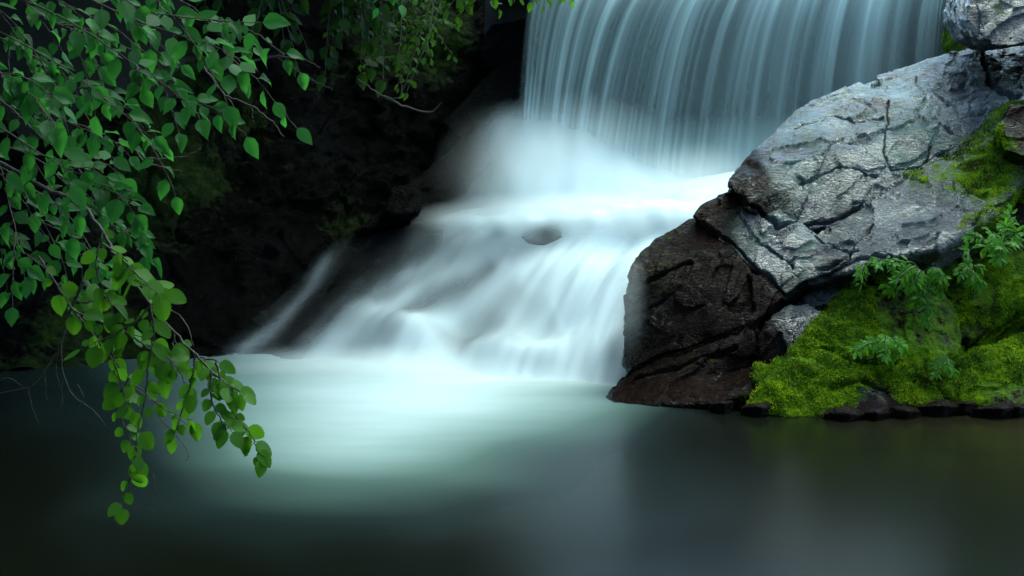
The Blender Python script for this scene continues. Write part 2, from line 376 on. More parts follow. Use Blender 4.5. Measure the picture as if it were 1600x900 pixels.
def heightfield(name, rows, nu, nv, m, disp, label, mask=None, kind='structure', cat=None):
    """rows: list of polylines [(px,py,Y)...], same count; smooth patch through them"""
    A = np.array([[W(*p) for p in r] for r in rows])
    nr, nc = A.shape[:2]
    tt = np.linspace(0, nr - 1, nv); ss = np.linspace(0, nc - 1, nu)
    B = np.stack([[np.interp(ss, np.arange(nc), A[r, :, k]) for r in range(nr)] for k in range(3)], -1)   # nr,nu,3
    Cc = np.stack([[np.interp(tt, np.arange(nr), B[:, i, k]) for i in range(nu)] for k in range(3)], -1)  # nu,nv,3
    V = Cc.transpose(1, 0, 2).reshape(-1, 3)
    gu = np.gradient(V.reshape(nv, nu, 3), axis=1); gv = np.gradient(V.reshape(nv, nu, 3), axis=0)
    N = np.cross(gu, gv).reshape(-1, 3); N /= np.linalg.norm(N, axis=1)[:, None] + 1e-9
    toC = CAM - V; N *= np.sign((N * toC).sum(1))[:, None]
    V = V + N * disp(V)[:, None]
    mk = np.zeros((len(V), 3)) if mask is None else mask(V, N)
    return tag(obj(name, V, grid_faces(nu, nv), m, attrs={'mask': mk}), label, cat, kind=kind)
def craggy(V, a=1.0):
    f1, f2, cid, off = voronoi(V * 1.6 + 0.4 * np.stack([perlin(V * 2), perlin(V * 2 + 9), perlin(V * 2 + 5)], -1))
    d = (off * _rv[cid]).sum(1) * 0.10 - 0.06 * np.exp(-((f2 - f1) / 0.06) ** 2)
    g1, g2, c2, o2 = voronoi(V * 5.0)
    d += (o2 * _rv[c2]).sum(1) * 0.022
    return a * (d + 0.10 * fbm(V * 0.9, 3) + 0.03 * fbm(V * 5, 3))
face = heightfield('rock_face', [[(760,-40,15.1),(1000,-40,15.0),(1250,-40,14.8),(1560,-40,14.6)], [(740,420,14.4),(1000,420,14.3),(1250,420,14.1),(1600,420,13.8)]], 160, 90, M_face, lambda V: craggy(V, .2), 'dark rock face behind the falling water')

# cascade: bed of dark rock and a sheet of foam over it
TT = np.array([-.16, 0, .12, .25, .40, .55, .70, .85, 1.0])
Lp = np.array([(660,332,14.1),(570,345,13.4),(530,366,13.2),(492,400,12.95),(440,450,12.55),(400,485,12.2),(365,515,11.85),(340,540,11.55),(315,562,11.3)], float)
Rp = np.array([(1262,246,13.3),(1230,268,12.3),(1190,300,11.9),(1140,350,11.3),(1085,410,10.75),(1050,470,10.4),(1030,530,10.1),(1015,590,9.8),(1000,640,9.45)], float)
Mp = np.array([(930,303,13.9),(900,318,13.0),(870,345,12.6),(840,390,12.2),(790,450,11.7),(745,505,11.25),(715,545,10.95),(690,590,10.6),(660,612,10.25)], float)
NS, NTT = 420, 300
s_, t_ = np.meshgrid(np.linspace(0, 1, NS), np.linspace(-.16, 1, NTT))
def edge(E): return np.stack([np.interp(t_[:, 0], TT, E[:, k]) for k in range(3)], -1)
eL, eM, eR = edge(Lp), edge(Mp), edge(Rp)
kk = np.ones(31) / 31
def smooth_e(e): return np.stack([np.convolve(np.pad(e[:, k], 15, 'reflect', reflect_type='odd'), kk, 'valid') for k in range(3)], -1)
eL, eM, eR = smooth_e(eL), smooth_e(eM), smooth_e(eR)
S = s_[..., None]
ctrl = 2 * eM[:, None] - 0.5 * (eL[:, None] + eR[:, None])
Q = (1 - S) ** 2 * eL[:, None] + 2 * S * (1 - S) * ctrl + S ** 2 * eR[:, None]
Q = Q.reshape(-1, 3)
C0 = W(Q[:, 0], Q[:, 1], Q[:, 2])
sf, tf = s_.ravel(), t_.ravel()
flow = np.stack([sf * 7, tf * 1.6, 0 * sf], -1)
bump = 0.11 * fbm(flow + 3.1, 3, 0.5) + 0.018 * fbm(np.stack([sf * 14, tf * 3.2, 0 * sf + 5], -1), 2)
hpx, hpy = proj(C0)
for hx, hy, rx, ry, hh in ((640,525,75,32,.10),(790,560,95,28,.09),(710,505,45,30,-.07),(905,430,90,50,.09),(720,390,60,25,.07),(860,505,60,30,-.05),(560,500,50,30,.06),(940,540,50,40,.06)):
    bump = bump + hh * np.exp(-((hpx - hx) / rx) ** 2 - ((hpy - hy) / ry) ** 2)
taper = np.minimum(sstep(0, .06, tf), 1) * (1 - 0.9 * sstep(.86, 1.0, tf))
CAS = C0.copy(); CAS[:, 2] += bump * taper
cx, cy = proj(C0)
CAS_FOAM = [(700,310,.15),(760,300,.6),(850,290,.95),(950,290,1),(1100,270,1),(640,325,.05),(650,344,.32),(700,337,.66),(730,333,.80),(760,330,.90),(800,324,.98),(850,322,.98),(950,320,1.0),(1080,315,1.0),(1150,300,1),(1000,350,1.0),(920,350,.95),(870,340,.8),(845,362,.52),(818,368,.64),(845,385,.75),(780,355,.70),(720,365,.52),(660,350,.22),(610,352,.05),(600,372,.07),(570,405,.10),(540,440,.10),(505,485,.12),(460,530,.16),(630,362,.08),
 (650,385,.28),(600,400,.14),(560,395,.06),(720,400,.48),(780,395,.66),(740,425,.68),(680,435,.66),(640,455,.66),(600,470,.62),(560,440,.16),(590,430,.20),(520,470,.12),(550,490,.46),(490,505,.14),(520,520,.50),(470,530,.30),(440,545,.35),
 (515,378,.34),(505,410,.45),(490,450,.36),(450,490,.28),(410,525,.24),(380,545,.30),(430,505,.26),(475,480,.16),
 (770,440,.58),(720,450,.46),(680,465,.42),(650,490,.48),(620,520,.62),(580,545,.66),(520,555,.60),(700,500,.82),(640,530,.84),(740,490,.72),(730,520,.58),(700,525,.66),(760,500,.55),(790,470,.70),(840,430,.86),(880,410,.96),(830,500,.78),(800,540,.82),(760,560,.86),(680,560,.92),(600,575,.86),(500,575,.7),
 (900,470,1.0),(950,430,1.0),(1000,400,1.0),(980,450,.95),(900,560,.88),(850,590,.85),(780,600,.90),(700,600,.97),(950,520,.92),(985,480,.85),(970,560,.66),(950,600,.72),(1000,540,.45),(1000,600,.35),(900,620,.95),(600,600,.96),(450,580,.6),(370,570,.4),(350,590,.3),(1060,380,1),(1100,340,1),(1030,470,.6)]
cf = scatter_interp(cx, cy, CAS_FOAM, 18) ** 1.9 * 1.12
cf *= 1 + 0.30 * fbm(np.stack([sf * 16, tf * 1.6, 0 * sf], -1), 3) * (1.1 - cf)
for ln, wd, am in (([(810,352),(740,397),(650,440),(590,470)], 13, -.45), ([(765,420),(690,470),(640,500)], 12, -.45), ([(880,350),(800,405)], 11, -.2), ([(690,508),(740,532),(770,546),(800,536)], 17, -.20),
                   ([(760,378),(690,425),(600,482),(500,552)], 20, .22), ([(845,400),(765,450),(700,482),(640,520)], 16, .20), ([(560,440),(500,500),(450,545)], 10, .10), ([(985,470),(960,560)], 10, -.25), ([(965,440),(940,540),(930,600)], 9, .2), ([(515,375),(500,420),(440,505),(380,555)], 11, .16)):
    gg = np.exp(-(seg_dist(cx, cy, ln) / wd) ** 2)
    cf = cf * (1 + am * gg) if am < 0 else cf + am * gg
riv = np.exp(-(seg_dist(cx, cy, [(514,366),(508,400),(488,442),(448,492),(400,540),(370,560)]) / np.interp(cy, [366, 420, 560], [13, 11, 20])) ** 2)
lf = 1 - sstep(.10, .20, sf)
cf = cf * (1 - lf * (1 - np.clip(.25 + .5 * riv, 0, 1)))
cf = cf * (1 - .88 * np.exp(-(seg_dist(cx, cy, [(625,350),(585,392),(530,450),(485,500),(450,540)]) / np.interp(cy, [350, 420, 560], [15, 24, 14])) ** 2))
edgef = sstep(0.0, 0.07, sf + 0.03 * perlin(np.stack([tf * 6, sf, 0 * sf], -1)))
cf = np.clip(cf * edgef , 0, 1)
cascade = obj('cascade', CAS, grid_faces(NS, NTT), M_cascade, base=C0[-NS // 2], attrs={'foam': cf}, uv=np.stack([sf, tf], -1))
tag(cascade, 'white silky cascade sliding down the rock slope into the dark pool', 'cascade')
bedV = C0.copy(); bedV[:, 2] += -0.07 + 0.6 * bump * taper + 0.5 * craggy(C0 * 1.3, .6)
bedV[:, 2] += .12 * np.exp(-(seg_dist(cx, cy, [(640,346),(590,390),(520,470),(450,540)]) / 20) ** 2)
bedV[:, 2] = np.minimum(bedV[:, 2], CAS[:, 2] - 0.02)
bed = obj('stream_bed', bedV, grid_faces(NS, NTT), M_bed, attrs={'mask': np.stack([0 * sf, 0.45 + 0 * sf, 0.3 + 0 * sf], -1)})
tag(bed, 'dark rock slope under the cascade', kind='structure')

# spray hanging over the basin
def spray(name, px, py, Y, rad, dens, label, pw=1.6, nscale=1.4):
    c = W(px, py, Y)
    bm = bmesh.new(); bmesh.ops.create_icosphere(bm, subdivisions=4, radius=1.0)
    for v in bm.verts: v.co = Vector((v.co.x * rad[0], v.co.y * rad[1], v.co.z * rad[2]))
    me = bpy.data.meshes.new(name); bm.to_mesh(me); bm.free()
    o = bpy.data.objects.new(name, me); col.objects.link(o); o.location = c
    s = NT(name + '_volume')
    tc = s.n('TexCoord'); mp = s.n('Mapping', inp={'Vector': tc.outputs['Object'], 'Scale': (1 / rad[0], 1 / rad[1], 1 / rad[2])})
    ln = s.n('VectorMath', operation='LENGTH', inp={0: mp.outputs[0]}).outputs['Value']
    fall_ = s.math('POWER', s.math('SUBTRACT', 1.0, ln, clamp=True), pw)
    nz = s.noise(tc.outputs['Object'], nscale, 2)
    den = s.math('MULTIPLY', s.math('MULTIPLY', fall_, s.math('ADD', 0.45, nz)), dens)
    v = s.n('VolumePrincipled', inp={'Color': (0.975, 1.0, 0.99, 1), 'Density': den, 'Anisotropy': 0.2})
    me.materials.append(s.end(None, v.outputs[0]))
    return tag(o, label, kind='stuff', cat='spray')
AR = [[(740,170,13.95),(815,150,13.98),(900,165,13.9),(980,205,13.75),(1060,255,13.6),(1150,262,13.4),(1260,240,13.2)],
      [(730,205,13.85),(805,190,13.86),(895,210,13.78),(975,245,13.62),(1060,282,13.48),(1150,275,13.3),(1260,252,13.1)],
      [(720,255,13.65),(800,245,13.62),(890,258,13.5),(975,280,13.4),(1060,297,13.3),(1150,285,13.15),(1260,260,13.0)],
      [(705,305,13.35),(790,300,13.3),(885,302,13.2),(975,306,13.1),(1060,305,13.0),(1150,290,12.9),(1260,266,12.8)],
      [(690,338,13.25),(785,328,13.2),(880,323,13.1),(975,319,12.95),(1060,315,12.75),(1150,302,12.5),(1260,272,12.3)]]
ccx, ccy = proj(CAS)
def on_cascade(px, py, lift):
    k = np.argmin((ccx - px) ** 2 + (ccy - py) ** 2 + 1e5 * (tf < -.02)); return CAS[k] + np.array([0, -lift * .5, lift])
A5 = np.array([[W(*p) for p in r] for r in AR[:4]] +
              [[on_cascade(px, py + dy, lf + l0) for px, py, l0 in ((690,342,.03),(785,333,.03),(880,327,.03),(975,325,.03),(1060,321,.03),(1150,308,.03),(1240,278,.03))] for dy, lf in ((0, 0), (34, .07), (78, 0))])
NA, MA = 170, 150
ta, sa = np.linspace(0, 6, MA), np.linspace(0, 6, NA)
def cat(pts, q): return spline_np(pts, q)
def spline_np(pts, q):
    k = len(pts); P_ = np.concatenate([2 * pts[:1] - pts[1:2], pts, 2 * pts[-1:] - pts[-2:-1]])
    i = np.minimum(q.astype(int), k - 2); f = (q - i).reshape((-1,) + (1,) * (pts.ndim - 1)); p0, p1, p2, p3 = P_[i], P_[i + 1], P_[i + 2], P_[i + 3]
    return 0.5 * (2 * p1 + (p2 - p0) * f + (2 * p0 - 5 * p1 + 4 * p2 - p3) * f * f + (3 * p1 - p0 - 3 * p2 + p3) * f ** 3)
VA = spline_np(spline_np(A5, ta).transpose(1, 0, 2), sa).transpose(1, 0, 2).reshape(-1, 3)
ua, va = np.meshgrid(np.linspace(0, 1, NA), np.linspace(0, 1, MA)); ua, va = ua.ravel(), va.ravel()
nz = fbm(np.stack([ua * 5, va * 2.0, 0 * ua], -1), 3)
VA[:, 2] += 0.05 * fbm(np.stack([ua * 9, va * 3, 0 * ua], -1), 2) * sstep(0, .3, va)
ax, ay = proj(VA)
veil = np.exp(-((ax - 852) / 24) ** 2 - ((ay - 364) / 14) ** 2)
fa = sstep(0.0, 0.40, va + 0.14 * nz) * sstep(0.0, 0.27, ua + 0.08 * nz) * (1 - sstep(.76, 1.0, va + .05 * nz)) * 0.97 * (1 - .66 * veil)
obj('splash', VA, grid_faces(NA, MA), M_cascade, fall, attrs={'foam': np.clip(fa, 0, 1)}, uv=np.stack([ua, va], -1))
spray('spray', 900, 270, 13.4, (1.15, 0.8, 0.85), 1.0, 'white spray rising where the curtain lands')
spray('spray', 1080, 300, 13.1, (1.00, 0.65, 0.50), 3, 'low white spray drifting behind the big grey slab')
spray('spray', 790, 290, 13.5, (0.80, 0.6, 0.85), 1.3, 'thin veil of spray against the dark left bank')
spray('spray', 900, 322, 12.85, (1.35, 0.45, 0.17), 6, 'thin white spray lying along the crest of the cascade')
spray('spray', 715, 340, 13.2, (0.55, 0.40, 0.17), 4, 'wisp of spray over the upper left corner of the cascade')
spray('spray', 985, 500, 9.62, (0.15, 0.20, 0.58), 4, 'upright wisp of spray along the edge of the brown block')
spray('spray', 610, 590, 10.6, (1.75, 0.6, 0.28), 7, 'low spray where the cascade meets the pool')

# ------------------------------------------------------------------ left bank
def bank_disp(V):
    return 0.22 * fbm(V * (1.2, 1.2, 1.6), 5, .55) + 0.05 * fbm(V * (6, 6, 9) + 3, 3) + 0.35 * craggy(V, 1.0)
def bank_disp_old(V):
    sdir = np.array([-0.42, 0.25, 0.87]); h = V @ sdir + 0.10 * fbm(V * 0.9, 3)
    fr = (h / 0.34) % 1.0
    return craggy(V, 1.0) + 0.16 * (sstep(0, .85, fr) - sstep(.85, 1.0, fr))
def bank_mask(V, N):
    m = 0.30 + 0.8 * fbm(V * 0.8 + 4, 3) + 0.15 * N[:, 2]
    return np.stack([m, 0.4 + 0 * m, 0.2 + 0 * m], -1)
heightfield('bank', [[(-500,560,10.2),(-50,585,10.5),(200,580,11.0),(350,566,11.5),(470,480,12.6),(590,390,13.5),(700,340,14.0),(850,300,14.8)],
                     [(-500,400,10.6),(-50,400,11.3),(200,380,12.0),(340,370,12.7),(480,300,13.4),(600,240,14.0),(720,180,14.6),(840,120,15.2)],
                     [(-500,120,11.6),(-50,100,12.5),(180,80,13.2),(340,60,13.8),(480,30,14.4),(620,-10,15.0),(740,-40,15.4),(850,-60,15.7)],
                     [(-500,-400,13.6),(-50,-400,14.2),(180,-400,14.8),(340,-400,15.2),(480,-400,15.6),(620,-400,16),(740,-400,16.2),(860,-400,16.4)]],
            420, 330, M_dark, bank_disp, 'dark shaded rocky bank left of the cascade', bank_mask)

# ------------------------------------------------------------------ boulders
OUTCROP = [([(1138,300),(1180,325),(1215,357),(1255,352),(1300,345),(1340,330),(1400,292),(1450,252),(1500,226),(1540,196),(1590,150)], 4.5, .10),
           ([(1083,340),(1150,386),(1185,425),(1225,463)], 4.5, .09), ([(1225,465),(1262,441),(1330,408),(1390,398)], 4, .08), ([(960,606),(985,577),(1080,544),(1160,513),(1182,512),(1222,470)], 4.5, .08),
           ([(1255,352),(1290,385),(1330,398)], 3, .05), ([(1182,512),(1185,550),(1170,590)], 4, .06)]
def boulder(name, pts, m, label, cat='boulder', back=(0.25, 1.1, -0.5), vox=0.0095, smooth=3, amp=1.0, moss=None, brown=None, teal=None, cracks=(), cushions=0.0, group=None, strata=True):
    F0 = W(*np.array(pts, float).T)
    B0 = F0 + np.array(back)
    B0[:, 2] = np.maximum(B0[:, 2], -0.9)
    low = F0.copy(); low[:, 2] -= 0.25; low[:, 1] += 0.15
    bm = bmesh.new()
    for p in np.concatenate([F0, B0, low[F0[:, 2] < 0.12]]): bm.verts.new(p)
    bmesh.ops.convex_hull(bm, input=bm.verts); bmesh.ops.recalc_face_normals(bm, faces=bm.faces)
    me = bpy.data.meshes.new('tmp'); bm.to_mesh(me); bm.free()
    o = bpy.data.objects.new('tmp', me); col.objects.link(o)
    md = o.modifiers.new('r', 'REMESH'); md.mode = 'VOXEL'; md.voxel_size = vox
    sm = o.modifiers.new('s', 'SMOOTH'); sm.iterations = smooth; sm.factor = 0.5
    ev = o.evaluated_get(bpy.context.evaluated_depsgraph_get()); m2 = bpy.data.meshes.new_from_object(ev)
    n = len(m2.vertices); V = np.zeros(n * 3, np.float32); m2.vertices.foreach_get('co', V); V = V.reshape(-1, 3).astype(float)
    N = np.zeros(n * 3, np.float32); m2.vertex_normals.foreach_get('vector', N); N = N.reshape(-1, 3).astype(float)
    nf = len(m2.polygons); Fq = np.zeros(len(m2.loops), np.int32); m2.loops.foreach_get('vertex_index', Fq)
    tot = np.zeros(nf, np.int32); m2.polygons.foreach_get('loop_total', tot)
    F = Fq.reshape(-1, 4) if (tot == 4).all() else [list(p.vertices) for p in m2.polygons]
    bpy.data.objects.remove(o); bpy.data.meshes.remove(me); bpy.data.meshes.remove(m2)
    qx, qy = proj(V); toC = CAM - V; toC /= np.linalg.norm(toC, axis=1)[:, None]
    facing = sstep(0.0, 0.3, (N * toC).sum(1))
    wv = V + 0.10 * np.stack([perlin(V * 2.3), perlin(V * 2.3 + 9), perlin(V * 2.3 + 5)], -1)
    d = 0.034 * fbm(V * 1.3 + 2, 3)
    e1 = np.array([0.72, 0.50, 0.48]); e3 = np.array([-0.35, -0.30, 0.89]); e1 /= np.linalg.norm(e1); e3 -= e1 * (e1 @ e3); e3 /= np.linalg.norm(e3); e2 = np.cross(e3, e1)
    wr = np.stack([wv @ e1, wv @ e2, wv @ e3], -1)                # long axis along the foliation
    f1, f2, cid, off = voronoi(wr * (1.0, 1.9, 2.4)); d += (off * _rv[cid]).sum(1) * 0.016
    g1, g2, c2, o2 = voronoi(wr * (3.2, 7, 9) + 3); d += (o2 * _rv[c2]).sum(1) * 0.008
    if strata:
        h = wr[:, 2]
        fr = (h / 0.10 + 0.8 * perlin(V * 0.9)) % 1.0
        d += 0.022 * (sstep(0, .85, fr) - sstep(.85, 1, fr)) * sstep(-.05, .3, perlin(V * 1.3 + 7))
        for sc, am, of in ((3.0, .014, 0), (6.5, .011, 31)):          # short overlapping scales of schist: one sharp lip each
            fs = (wr[:, 2] * sc * 2.2 + 1.3 * fbm(wr * (sc * .55, sc * .9, sc * .5) + of, 3) + .5 * wr[:, 1] * sc) % 1.0
            d += am * (fs - sstep(.90, 1.0, fs)) * sstep(-.15, .25, perlin(V * 2.1 + of))
    d += 0.010 * fbm(V * 9, 3)
    jx = qx + 5 * perlin(V * 5) + 2 * perlin(V * 16); jy = qy + 5 * perlin(V * 5 + 4) + 2 * perlin(V * 16 + 4)
    for pl, wd, dp in list(cracks) + (OUTCROP if m is M_rock else []):
        dd = seg_dist(jx, jy, pl); wloc = 0.55 * wd * (0.5 + 0.8 * np.abs(perlin(V * 3)) * 2)
        d -= dp * np.exp(-(dd / wloc) ** 2) * facing
    d *= amp
    mk = np.zeros((n, 3))
    nzz = fbm(V * 2.2 + 8, 3) + 0.40 * fbm(V * 7 + 3, 3)
    for k, spec in enumerate((moss, brown, teal)):
        if spec is None: continue
        if isinstance(spec, (int, float)): mk[:, k] = spec
        else: mk[:, k] = np.clip(scatter_interp(qx, qy, spec, 30), 0, 1.2)
    if cushions:
        e1, e2, _, _ = voronoi(wv * 9); c1, _, _, _ = voronoi(wv * 3.2)
        mm = sstep(.4, .65, mk[:, 0] + 0.8 * nzz)
        d += cushions * mm * (0.065 * (0.75 - c1) + 0.025 * (0.7 - e1))
    V2 = V + N * d[:, None]
    base = np.array([V2[:, 0].mean(), V2[:, 1].mean(), V2[:, 2].min()])
    ob = obj(name, V2, F, m, base=base, attrs={'mask': mk}); tag(ob, label, cat, group)
    if moss is not None and cushions:
        mval = mk[:, 0] + 0.8 * nzz
        idx = np.where((mval > .52) & ((N * toC).sum(1) > -0.15) & (V2[:, 2] > 0.0))[0]
        moss_tufts(ob, V2, N, idx, mval)
    return ob
def moss_tufts(parent, V, N, idx, mval, per=2.2):
    if len(idx) == 0: return
    k = int(min(len(idx) * per, 90000)); ii = rng.choice(idx, k)
    c = V[ii] + rng.normal(size=(k, 3)) * 0.006; nn = N[ii]
    L = 0.008 * (0.5 + rng.random(k))
    vs, tn = [], []
    big = fbm(c * 3.0, 3); sml = fbm(c * 14, 2)
    tint = np.clip(0.50 + 1.5 * big + 0.7 * sml + 0.22 * rng.normal(size=k), 0, 1)
    for b in range(2):
        up = nn * 0.75 + np.array([0, 0, 0.55]) + rng.normal(size=(k, 3)) * 0.45
        up /= np.linalg.norm(up, axis=1)[:, None]
        side = np.cross(up, rng.normal(size=(k, 3))); side /= np.linalg.norm(side, axis=1)[:, None] + 1e-9
        wd = 0.0035
        vs.append(np.stack([c - side * wd - nn * .004, c + side * wd - nn * .004, c + up * L[:, None]], 1)); tn.append(np.repeat(tint, 3))
    VV = np.concatenate(vs).reshape(-1, 3)
    FF = np.arange(len(VV)).reshape(-1, 3)
    o = obj('moss', VV, FF, M_moss, parent, attrs={'tint': np.concatenate(tn)}, smooth=False)
    o['kind'] = 'stuff'

SLAB_TEAL = [(1300,170,1.0),(1250,280,1),(1220,330,.9),(1420,230,1.1),(1410,170,.9),(1330,210,.2),(1500,160,.2),(1560,130,.2),(1440,290,.4),(1180,270,.5),(1330,290,.3),(1270,330,.6)]
SLAB_BROWN = [(1150,285,.85),(1200,300,.55),(1230,250,.30),(1300,200,.15),(1450,180,.15),(1290,300,.25),(1330,350,.3),(1550,130,.2),(1140,300,.9),(1300,345,.6)]
boulder('boulder', [(1138,288,10.0),(1150,262,10.2),(1180,235,10.5),(1245,183,11.1),(1268,158,11.35),(1340,142,11.5),(1420,122,11.7),(1515,72,12.0),(1640,70,11.8),(1640,150,11.0),(1585,160,10.8),(1500,232,10.42),(1420,298,10.12),(1330,348,9.9),(1225,365,9.8),(1165,322,9.85)],
        M_rock, 'largest grey slab, wet and sloping, its tip pointing left at the fall', teal=SLAB_TEAL, brown=SLAB_BROWN, moss=0.05,
        cracks=[([(1245,205),(1300,187),(1335,192),(1380,185)], 4, .05), ([(1388,165),(1382,240),(1392,268),(1440,262),(1458,226)], 3, .05), ([(1285,245),(1300,222),(1318,215)], 4, .05),
                ([(1455,150),(1490,165),(1500,180),(1540,175)], 4, .05), ([(1535,85),(1545,130),(1585,155)], 6, .10), ([(1460,180),(1490,205)], 4, .05), ([(1250,290),(1310,262),(1370,275)], 3, .03), ([(1430,120),(1440,150)], 3, .03)])
boulder('boulder', [(1330,352,9.9),(1420,302,10.1),(1500,238,10.4),(1585,166,10.75),(1660,150,10.8),(1660,210,10.4),(1570,295,9.8),(1548,338,9.6),(1465,388,9.4),(1400,400,9.36),(1340,408,9.35),(1260,440,9.35),(1235,400,9.55),(1300,360,9.8)],
        M_rock, 'long grey ledge under the largest slab, streaked with bright moss', teal=0.25, brown=[(1250,420,.45),(1400,350,.1),(1500,300,.2),(1560,250,.3),(1400,390,.3)], back=(0.3, 1.2, -0.6),
        moss=[(1440,290,.75),(1470,280,.85),(1510,262,.95),(1545,255,.9),(1560,215,.75),(1580,200,.4),(1480,310,.1),(1420,310,.2),(1400,330,0),(1350,380,0),(1530,320,.65),(1560,290,.6),(1510,345,.6),(1450,350,0),(1500,330,.15),(1600,240,.3),(1600,290,.3),(1280,410,.0),(1520,215,.0),(1500,240,.3),(1460,240,0)], cushions=.6,
        cracks=[([(1325,405),(1345,372),(1365,350)], 4, .06), ([(1520,355),(1540,330),(1570,320)], 4, .05), ([(1450,260),(1520,225)], 3, .03), ([(1280,420),(1340,395)], 3, .04)])
boulder('boulder', [(1083,338,9.9),(1100,316,10.0),(1138,298,10.06),(1228,368,9.82),(1325,392,9.52),(1290,420,9.4),(1240,452,9.32),(1225,464,9.3),(1150,388,9.62)],
        M_rock, 'wedge of teal and lilac rock between the slab and the brown block', teal=0.9, brown=[(1100,335,.8),(1140,370,.6),(1180,420,.5),(1200,390,.25),(1290,400,.3),(1220,450,.6)], moss=0.1, cracks=[([(1230,415),(1290,385)], 3, .03), ([(1150,330),(1190,380),(1240,420)], 3, .03)])
boulder('boulder', [(985,432,9.75),(1000,398,9.85),(1022,372,9.95),(1080,343,10.0),(1150,390,9.6),(1222,466,9.28),(1205,490,9.26),(1160,512,9.28),(1080,542,9.36),(985,575,9.48),(972,560,9.55)],
        M_rock, 'dark brown fractured block beside the white cascade', brown=.95, teal=.2, moss=[(1040,425,.40),(1000,450,.35),(985,520,.3),(1100,450,.0),(1180,480,0),(1000,560,.3)],
        cracks=[([(1000,450),(1050,420),(1080,405)], 5, .05), ([(985,500),(1040,470)], 3, .03), ([(1170,430),(1180,490)], 3, .03)])
boulder('boulder', [(968,600,9.45),(985,575,9.5),(1080,545,9.34),(1160,514,9.26),(1180,512,9.22),(1195,560,9.14),(1150,595,9.12),(1060,618,9.14),(970,626,9.3)],
        M_rock, 'low brown ledge with dark green algae at the foot of the brown block', brown=.9, teal=.6, moss=[(1000,600,.35),(1080,575,.36),(1150,590,.3),(1180,530,0)], cracks=[([(990,590),(1070,570),(1150,545)], 5, .05)])
boulder('boulder', [(1170,585,9.1),(1185,545,9.14),(1205,500,9.22),(1228,480,9.28),(1262,476,9.3),(1284,494,9.22),(1272,545,9.1),(1240,575,9.05),(1200,590,9.06)],
        M_rock, 'squared wet brown block with a shining corner above the moss', brown=[(1200,540,.9),(1260,490,.25),(1275,510,.2),(1230,560,.8),(1220,500,.6)], teal=.3, moss=.1, vox=.010)
boulder('boulder', [(945,622,9.42),(960,606,9.42),(1000,600,9.3),(1100,598,9.1),(1190,585,9.0),(1270,560,8.95),(1290,575,8.9),(1200,612,8.88),(1100,632,8.92),(960,634,9.2)],
        M_rock, 'flat dark rock lying along the waterline under the brown ledge', brown=.8, teal=.3, moss=[(1000,620,.25),(1100,625,.15),(1150,610,.12),(1220,600,.8),(1260,580,.6),(960,620,0)], cushions=.6, vox=.011)
boulder('boulder', [(1230,490,9.45),(1262,452,9.55),(1330,425,9.6),(1365,400,9.62),(1310,470,9.3)], M_rock, 'pale grey rib of rock capping the large mossy mound', brown=.25, teal=.2, moss=.15, vox=.010, back=(.3,.7,-.3))
boulder('mossy_rock', [(1165,640,8.75),(1205,600,8.9),(1275,545,9.05),(1288,490,9.25),(1335,435,9.5),(1400,405,9.6),(1470,440,9.55),(1500,520,9.4),(1495,575,9.2),(1480,622,8.95),(1400,645,8.75),(1310,650,8.68),(1230,650,8.68)],
        M_rock, 'large mossy mound below the grey ledge, a fern growing from its top', brown=.7, moss=[(1200,625,.9),(1250,580,1),(1310,530,1),(1300,600,.9),(1370,555,.75),(1420,590,.85),(1330,480,.6),(1380,490,.42),(1440,500,.55),(1440,550,.45),(1380,430,.40),(1460,600,.8),(1300,640,.45),(1370,636,.25),(1420,638,.2)], cushions=1.0, strata=False, amp=1.1,
        cracks=[([(1300,610),(1350,600),(1390,612)], 7, .05), ([(1280,545),(1330,570),(1400,575)], 8, .04)])
boulder('mossy_rock', [(1440,400,10.0),(1500,340,10.1),(1560,280,10.2),(1680,240,10.2),(1690,420,9.8),(1600,470,9.7),(1510,535,9.45),(1470,480,9.7)],
        M_rock, 'shaded dark mossy wall at the right edge behind the leafy plants', brown=.8, moss=[(1580,440,.65),(1540,400,.5),(1480,430,.55),(1500,500,.5),(1590,350,.35),(1560,300,.3),(1620,300,.5)], cushions=.8, strata=False, back=(.3, .9, -.3))  # sparser moss puts the recess's shade into the colour
boulder('mossy_rock', [(1460,600,9.0),(1500,560,9.2),(1550,540,9.25),(1600,520,9.3),(1700,520,9.3),(1700,600,9.0),(1600,640,8.78),(1540,636,8.82),(1490,625,8.9)],
        M_rock, 'low bright mossy boulder in the lower right corner by the water', brown=.7, moss=[(1500,580,.95),(1560,560,1),(1600,560,1),(1560,610,.7),(1600,600,.5),(1520,620,.6),(1590,640,.1)], cushions=1.0, strata=False)
boulder('boulder', [(1510,30,10.9),(1518,-5,11.0),(1560,-50,11.1),(1700,-50,11.0),(1700,60,10.6),(1620,66,10.55),(1560,74,10.65),(1520,60,10.8)],
        M_rock, 'glossy grey boulder perched in the top right corner', brown=.15, teal=.1, moss=[(1570,20,.75),(1530,40,.1),(1600,10,.2),(1600,50,.1),(1540,65,.5)], back=(.2, 1.2, .1))
boulder('boulder', [(1560,200,10.05),(1580,165,10.2),(1680,160,10.2),(1690,230,9.9),(1600,245,9.85),(1570,235,9.95)], M_rock, 'small dark knob at the right edge above the moss streak', brown=.7, moss=[(1590,215,.3),(1600,180,.2),(1565,225,.7)], cushions=.6, back=(.2,.8,-.2), vox=.010)
boulder('boulder', [(1478,60,13.0),(1482,20,13.1),(1500,-30,13.2),(1600,-30,13),(1600,80,12.8),(1500,95,12.8)], M_rock, 'green mossy rock at the right end of the fall lip', brown=.7, moss=.75, back=(.2,.7,-.2), vox=.014)
